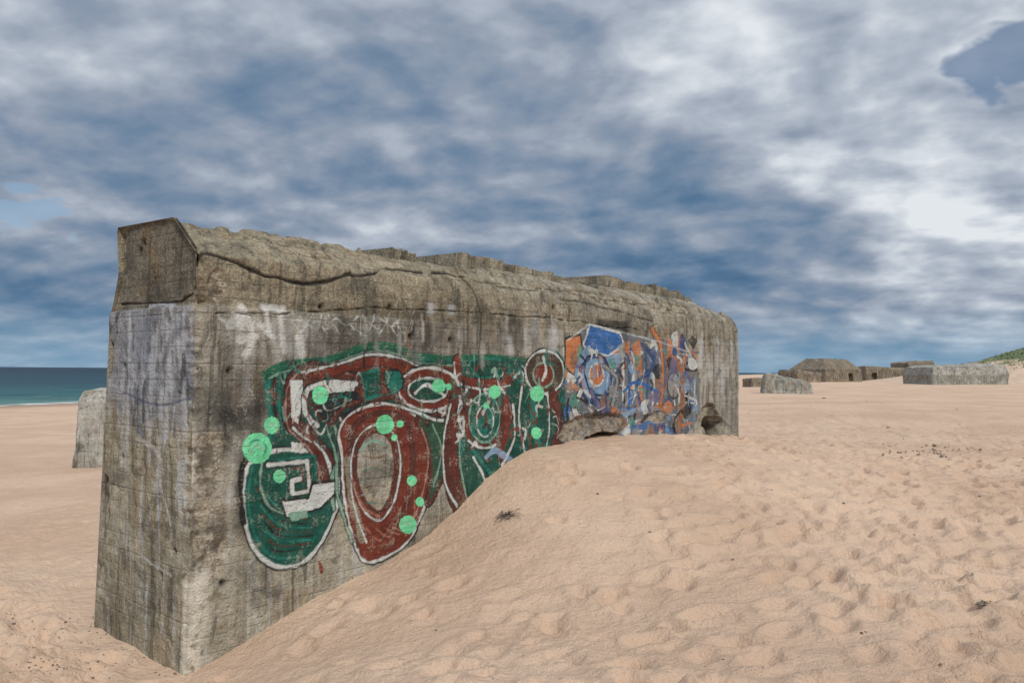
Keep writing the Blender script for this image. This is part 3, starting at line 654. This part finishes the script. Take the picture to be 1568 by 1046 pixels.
# ---------------------------------------------------------------- other bunkers
def at(px,D): return ((px-784)/F*D,D)
def far(name,px,D,L,Wd,H,ch,rot,mat=M_far,zoff=-.4,**k):
    x,y=at(px,D);z=float(G(x,y));return block(name,L,Wd,H+.4,ch,mat,None,(x,y,z+zoff),rot,**k)
x,y=at(172,23);block("concrete_bunker",4.2,3.6,2.9,.45,M_grey,None,(x+1.55,y+.6,-1.75),math.radians(6),res=.18,amp=.05,seed=12,taper=.06)
far("concrete_bunker",1264,112,7.6,6.4,3.2,1.5,math.radians(28),seed=21,amp=.10,res=.5,taper=.04,recess=((-1,1.0,2.0,.6,1.6),))
far("concrete_bunker",1224,106,4.0,4,1.7,.5,math.radians(20),seed=22,amp=.12,res=.5,slope=.2)
far("concrete_bunker",1350,125,6.6,5,2.3,.4,math.radians(-5),seed=23,amp=.12,res=.5,slope=.1,recess=((-1,-2.6,-1.6,.8,1.9),))
far("concrete_bunker",1396,128,4.4,5,3.0,.35,math.radians(6),seed=24,amp=.12,res=.5,slope=-.1)
far("concrete_bunker",1461,92,9.0,6,2.1,1.1,math.radians(4),mat=M_grey,seed=25,amp=.10,res=.45,slope=-.12)
far("concrete_bunker",1204,47,2.9,2.0,1.25,.3,math.radians(-14),mat=M_grey,seed=26,amp=.08,res=.18,taper=.12,slope=.35)
far("concrete_bunker",1153,70,1.3,1.4,.8,.3,math.radians(20),seed=27,amp=.08,res=.2)
far("concrete_bunker",1452,150,7,6,2.9,.5,math.radians(0),seed=28,amp=.1,res=.6)
# ---------------------------------------------------------------- dune with marram grass
M_dune,t,b=newmat("dune_surface")
pos=t.n('ShaderNodeNewGeometry').outputs['Position'];spx=t.n('ShaderNodeSeparateXYZ');t.l(pos,spx.inputs[0])
nn=t.noise(pos,.35,4,.65)
c=t.mix(t.mr(t.noise(pos,1.5,3),.4,.6),(.60,.44,.32),(.48,.35,.25))
gf=t.mr(t.m('ADD',spx.outputs[2],t.m('MULTIPLY',nn,4.5)),5.4,6.4);c=t.mix(gf,c,t.mix(t.noise(pos,3,3),(.08,.12,.045),(.17,.19,.09)))
t.put(c,b.inputs['Base Color']);b.inputs['Roughness'].default_value=.95
dx=np.arange(45,230,.7);dy=np.arange(95,240,.9);A,B=np.meshgrid(dx,dy)
def DZ(A,B):
    az=A/B
    h=np.interp(az,[.42,.48,.54,.593,.65,.72,.9],[0,1.0,2.4,3.7,5.9,7.4,8.2])*ss(B,98,130)*(1+.14*fbm(A*.07,B*.07,0,403,4))+.35*fbm(A*.3,B*.3,0,405,3)*ss(az,.50,.58)
    return G(A,B)-.35+h
Dz=DZ(A,B);grid_mesh("sand_dune",np.stack([A,B,Dz],-1),M_dune)
M_grass,t,b=newmat("marram_grass");pos=t.n('ShaderNodeNewGeometry').outputs['Position']
t.put(t.mix(t.noise(pos,1.2,3),(.08,.13,.04),(.22,.24,.12)),b.inputs['Base Color']);b.inputs['Roughness'].default_value=.8
N=60000;gx=rng.uniform(60,205,N);gy=rng.uniform(100,180,N);gz=DZ(gx,gy)
keep=(gz+2.2*fbm(gx*.35,gy*.35,0,408,3)>3.4);gx,gy,gz=gx[keep],gy[keep],gz[keep];N=len(gx)
hh=rng.uniform(.10,.32,N);an=rng.uniform(0,6.28,N);ww=rng.uniform(.06,.16,N);lx=rng.uniform(-.3,.3,N);ly=rng.uniform(-.3,.3,N)
V=np.empty((N,3,3));V[:,0]=np.stack([gx-ww*np.cos(an),gy-ww*np.sin(an),gz-.1],-1);V[:,1]=np.stack([gx+ww*np.cos(an),gy+ww*np.sin(an),gz-.1],-1);V[:,2]=np.stack([gx+lx,gy+ly,gz+hh],-1)
me=bpy.data.meshes.new("dune_grass");me.from_pydata(V.reshape(-1,3).tolist(),[],[(3*i,3*i+1,3*i+2) for i in range(N)]);me.materials.append(M_grass)
o=bpy.data.objects.new("dune_grass",me);sc.collection.objects.link(o)
# ---------------------------------------------------------------- pebbles and seaweed
def gz_at(x,y):
    i=np.clip(np.searchsorted(xs,x),1,len(xs)-1);j=np.clip(np.searchsorted(ys,y),1,len(ys)-1)
    return GZ[j,i]
def hit(px,py):
    d=ray(px,py)
    for k in np.arange(3,120,.03):
        p=d*k
        if CAMZ+p[2]<=float(gz_at(p[0],p[1])): return p[0],p[1]
    return None
M_peb,t,b=newmat("dark_pebble");pos=t.n('ShaderNodeNewGeometry').outputs['Position']
t.put(t.mix(t.noise(pos,6,3),(.03,.025,.02),(.22,.17,.13)),b.inputs['Base Color']);b.inputs['Roughness'].default_value=.8
bm=bmesh.new();rp=random.Random(9)
def peb(x,y,s):
    z=float(gz_at(x,y));r=bmesh.ops.create_icosphere(bm,subdivisions=1,radius=1)
    sx_,sy_,sz_=s*rp.uniform(.6,1.3),s*rp.uniform(.6,1.3),s*rp.uniform(.3,.6);a=rp.uniform(0,6.3)
    for v in r['verts']:
        k=rp.uniform(.75,1.2);X=v.co.x*sx_*k;Y=v.co.y*sy_*k
        v.co=Vector((x+X*math.cos(a)-Y*math.sin(a),y+X*math.sin(a)+Y*math.cos(a),z+v.co.z*sz_*k+sz_*.2))
for px,py,s in ((1122,857,.018),(1220,793,.018),(995,815,.022),(1489,882,.016),(915,758,.022),(1262,610,.10),(1360,655,.06),(1440,1018,.012),(1325,968,.010),(668,965,.010),(268,1034,.022),(100,955,.02),(20,960,.025),(575,838,.010),(1107,1010,.010),(1292,772,.016),(1400,820,.014),(1500,760,.02)):
    h_=hit(px,py)
    if h_: peb(h_[0],h_[1],s)
for i in range(80):
    px=rp.gauss(1435,42);py=rp.gauss(692,5);h_=hit(px,max(py,672))
    if h_: peb(h_[0],h_[1],abs(rp.gauss(0,.012))+.007)
for i in range(260):
    x=rp.uniform(-12,24);y=rp.uniform(4.2,34)
    u_=(x-C[0])*dX[0]+(y-C[1])*dX[1];v_=(x-C[0])*dY[0]+(y-C[1])*dY[1]
    if v_>-.15 and u_>-.2 and u_<11.4:continue
    peb(x,y,abs(rp.gauss(0,.006))+.003+.0005*y)
for i in range(160):
    px=rp.uniform(0,260);py=rp.uniform(940,1040);h_=hit(px,py)
    if h_: peb(h_[0],h_[1],rp.uniform(.004,.012))
me=bpy.data.meshes.new("beach_pebbles");bm.to_mesh(me);bm.free();me.materials.append(M_peb)
o=bpy.data.objects.new("beach_pebbles",me);sc.collection.objects.link(o)
def seaweed(px,py,s,n):
    h_=hit(px,py)
    if not h_:return
    bm=bmesh.new()
    for i in range(n):
        x=h_[0]+rp.gauss(0,s);y=h_[1]+rp.gauss(0,s*.6);a=rp.uniform(0,6.3);z=float(gz_at(x,y))+.004;w_=rp.uniform(.003,.008);prev=None
        for k in range(6):
            a+=rp.uniform(-.7,.7);x+=s*.28*math.cos(a);y+=s*.28*math.sin(a);zz_=z+.35*s*math.sin(k*.63)*rp.uniform(.2,1)
            c_=(bm.verts.new((x-w_*math.sin(a),y+w_*math.cos(a),zz_)),bm.verts.new((x+w_*math.sin(a),y-w_*math.cos(a),zz_+w_)))
            if prev: bm.faces.new((prev[0],prev[1],c_[1],c_[0]))
            prev=c_
    me=bpy.data.meshes.new("seaweed_clump");bm.to_mesh(me);bm.free();me.materials.append(M_peb)
    o=bpy.data.objects.new("seaweed_clump",me);sc.collection.objects.link(o)
seaweed(776,790,.05,50);seaweed(1505,926,.022,26);seaweed(225,968,.04,14)
# ---------------------------------------------------------------- sun + sky
SE=math.radians(42);SR=math.radians(160)
sdv=Vector((math.sin(SR)*math.cos(SE),math.cos(SR)*math.cos(SE),math.sin(SE)))
sl=bpy.data.lights.new("sun",'SUN');sl.energy=2.3;sl.angle=math.radians(9);sl.color=(1,.95,.86)
so=bpy.data.objects.new("sun",sl);sc.collection.objects.link(so);so.rotation_euler=sdv.to_track_quat('Z','Y').to_euler()
w=bpy.data.worlds.new("sky");sc.world=w;w.use_nodes=True;nt=w.node_tree;t=NT(nt)
try:
    w.cycles.sampling_method='MANUAL';w.cycles.sample_map_resolution=256
except Exception as ex: print(ex)
bg=nt.nodes['Background'];bg.inputs['Strength'].default_value=.1
dirv=t.n('ShaderNodeTexCoord').outputs['Generated']
sk=t.n('ShaderNodeTexSky');sk.sky_type='NISHITA';sk.sun_disc=False;sk.sun_elevation=SE;sk.sun_rotation=SR;sk.ozone_density=2.0
sx_=t.n('ShaderNodeSeparateXYZ');t.l(dirv,sx_.inputs[0])
z=t.m('MAXIMUM',sx_.outputs[2],0.0);zc=t.m('ADD',z,.30)
cb=t.n('ShaderNodeCombineXYZ');t.put(t.m('DIVIDE',sx_.outputs[0],zc),cb.inputs[0]);t.put(t.m('DIVIDE',sx_.outputs[1],zc),cb.inputs[1])
def rotmap(v,ang,scl_,loc=(0,0,0)):
    mp=t.n('ShaderNodeMapping');mp.vector_type='TEXTURE';t.l(v,mp.inputs[0]);mp.inputs['Rotation'].default_value=(0,0,ang)
    mp.inputs['Location'].default_value=loc
    mp.inputs['Scale'].default_value=scl_;return mp.outputs[0]
pl=cb.outputs[0]
big=t.noise(rotmap(pl,-.45,(1.7,1.0,1)),1.35,3,.5,.2)
med=t.noise(rotmap(pl,-.45,(1.10,1.0,1)),3.9,5,.50,.12)
med2=t.noise(rotmap(pl,-.45,(1.10,1.0,1),(.04,-.05,0)),3.9,5,.50,.12)
wis=t.noise(rotmap(pl,.3,(1.1,1,1)),11,3,.5,.2)
def lobe(px,py,k):
    d=Vector(((px-784)/F,1,(568-py)/F)).normalized()
    return t.m('POWER',t.m('MAXIMUM',t.vm('DOT_PRODUCT',dirv,tuple(d)),0.0),k)
f=t.m('ADD',t.m('MULTIPLY',big,.72),t.m('MULTIPLY',med,.40));f=t.m('ADD',f,t.m('MULTIPLY',wis,.10))
f=t.m('SUBTRACT',f,.61)
f=t.m('MULTIPLY',f,1.7)
f=t.m('ADD',f,t.m('MULTIPLY',t.m('SUBTRACT',med,med2),.8))  # cloud highlights and shading painted in from the offset noise difference
base=t.ramp(z,[(0,.64),(.05,.56),(.12,.52),(.2,.60),(.30,.66),(.42,.70),(1,.7)])
f=t.m('ADD',f,base)
for px,py,k,a_ in ((1000,430,45,-.22),(60,420,400,-.20),(700,250,90,-.06),(1290,190,120,.14),(1490,350,150,.24),(80,335,500,.18),(1100,90,80,.06),(480,180,70,-.05)):
    f=t.m('ADD',f,t.m('MULTIPLY',lobe(px,py,k),a_))
cl=t.ramp(f,[(0,(.06,.125,.225)),(.22,(.10,.185,.305)),(.40,(.18,.255,.365)),(.56,(.285,.34,.43)),(.74,(.45,.50,.58)),(.95,(.76,.80,.84))])
cl=t.mix(t.mr(z,.09,.0,0,.6),cl,(.20,.38,.54))
lb=t.m('ADD',lobe(1535,85,350),t.m('MULTIPLY',lobe(40,330,600),.8))
hole=t.mr(t.m('ADD',t.m('MULTIPLY',lb,.30),t.m('ADD',t.m('MULTIPLY',wis,.55),t.m('MULTIPLY',med,.45))),.70,.80)
nis=t.dim(sk.outputs[0],.85)
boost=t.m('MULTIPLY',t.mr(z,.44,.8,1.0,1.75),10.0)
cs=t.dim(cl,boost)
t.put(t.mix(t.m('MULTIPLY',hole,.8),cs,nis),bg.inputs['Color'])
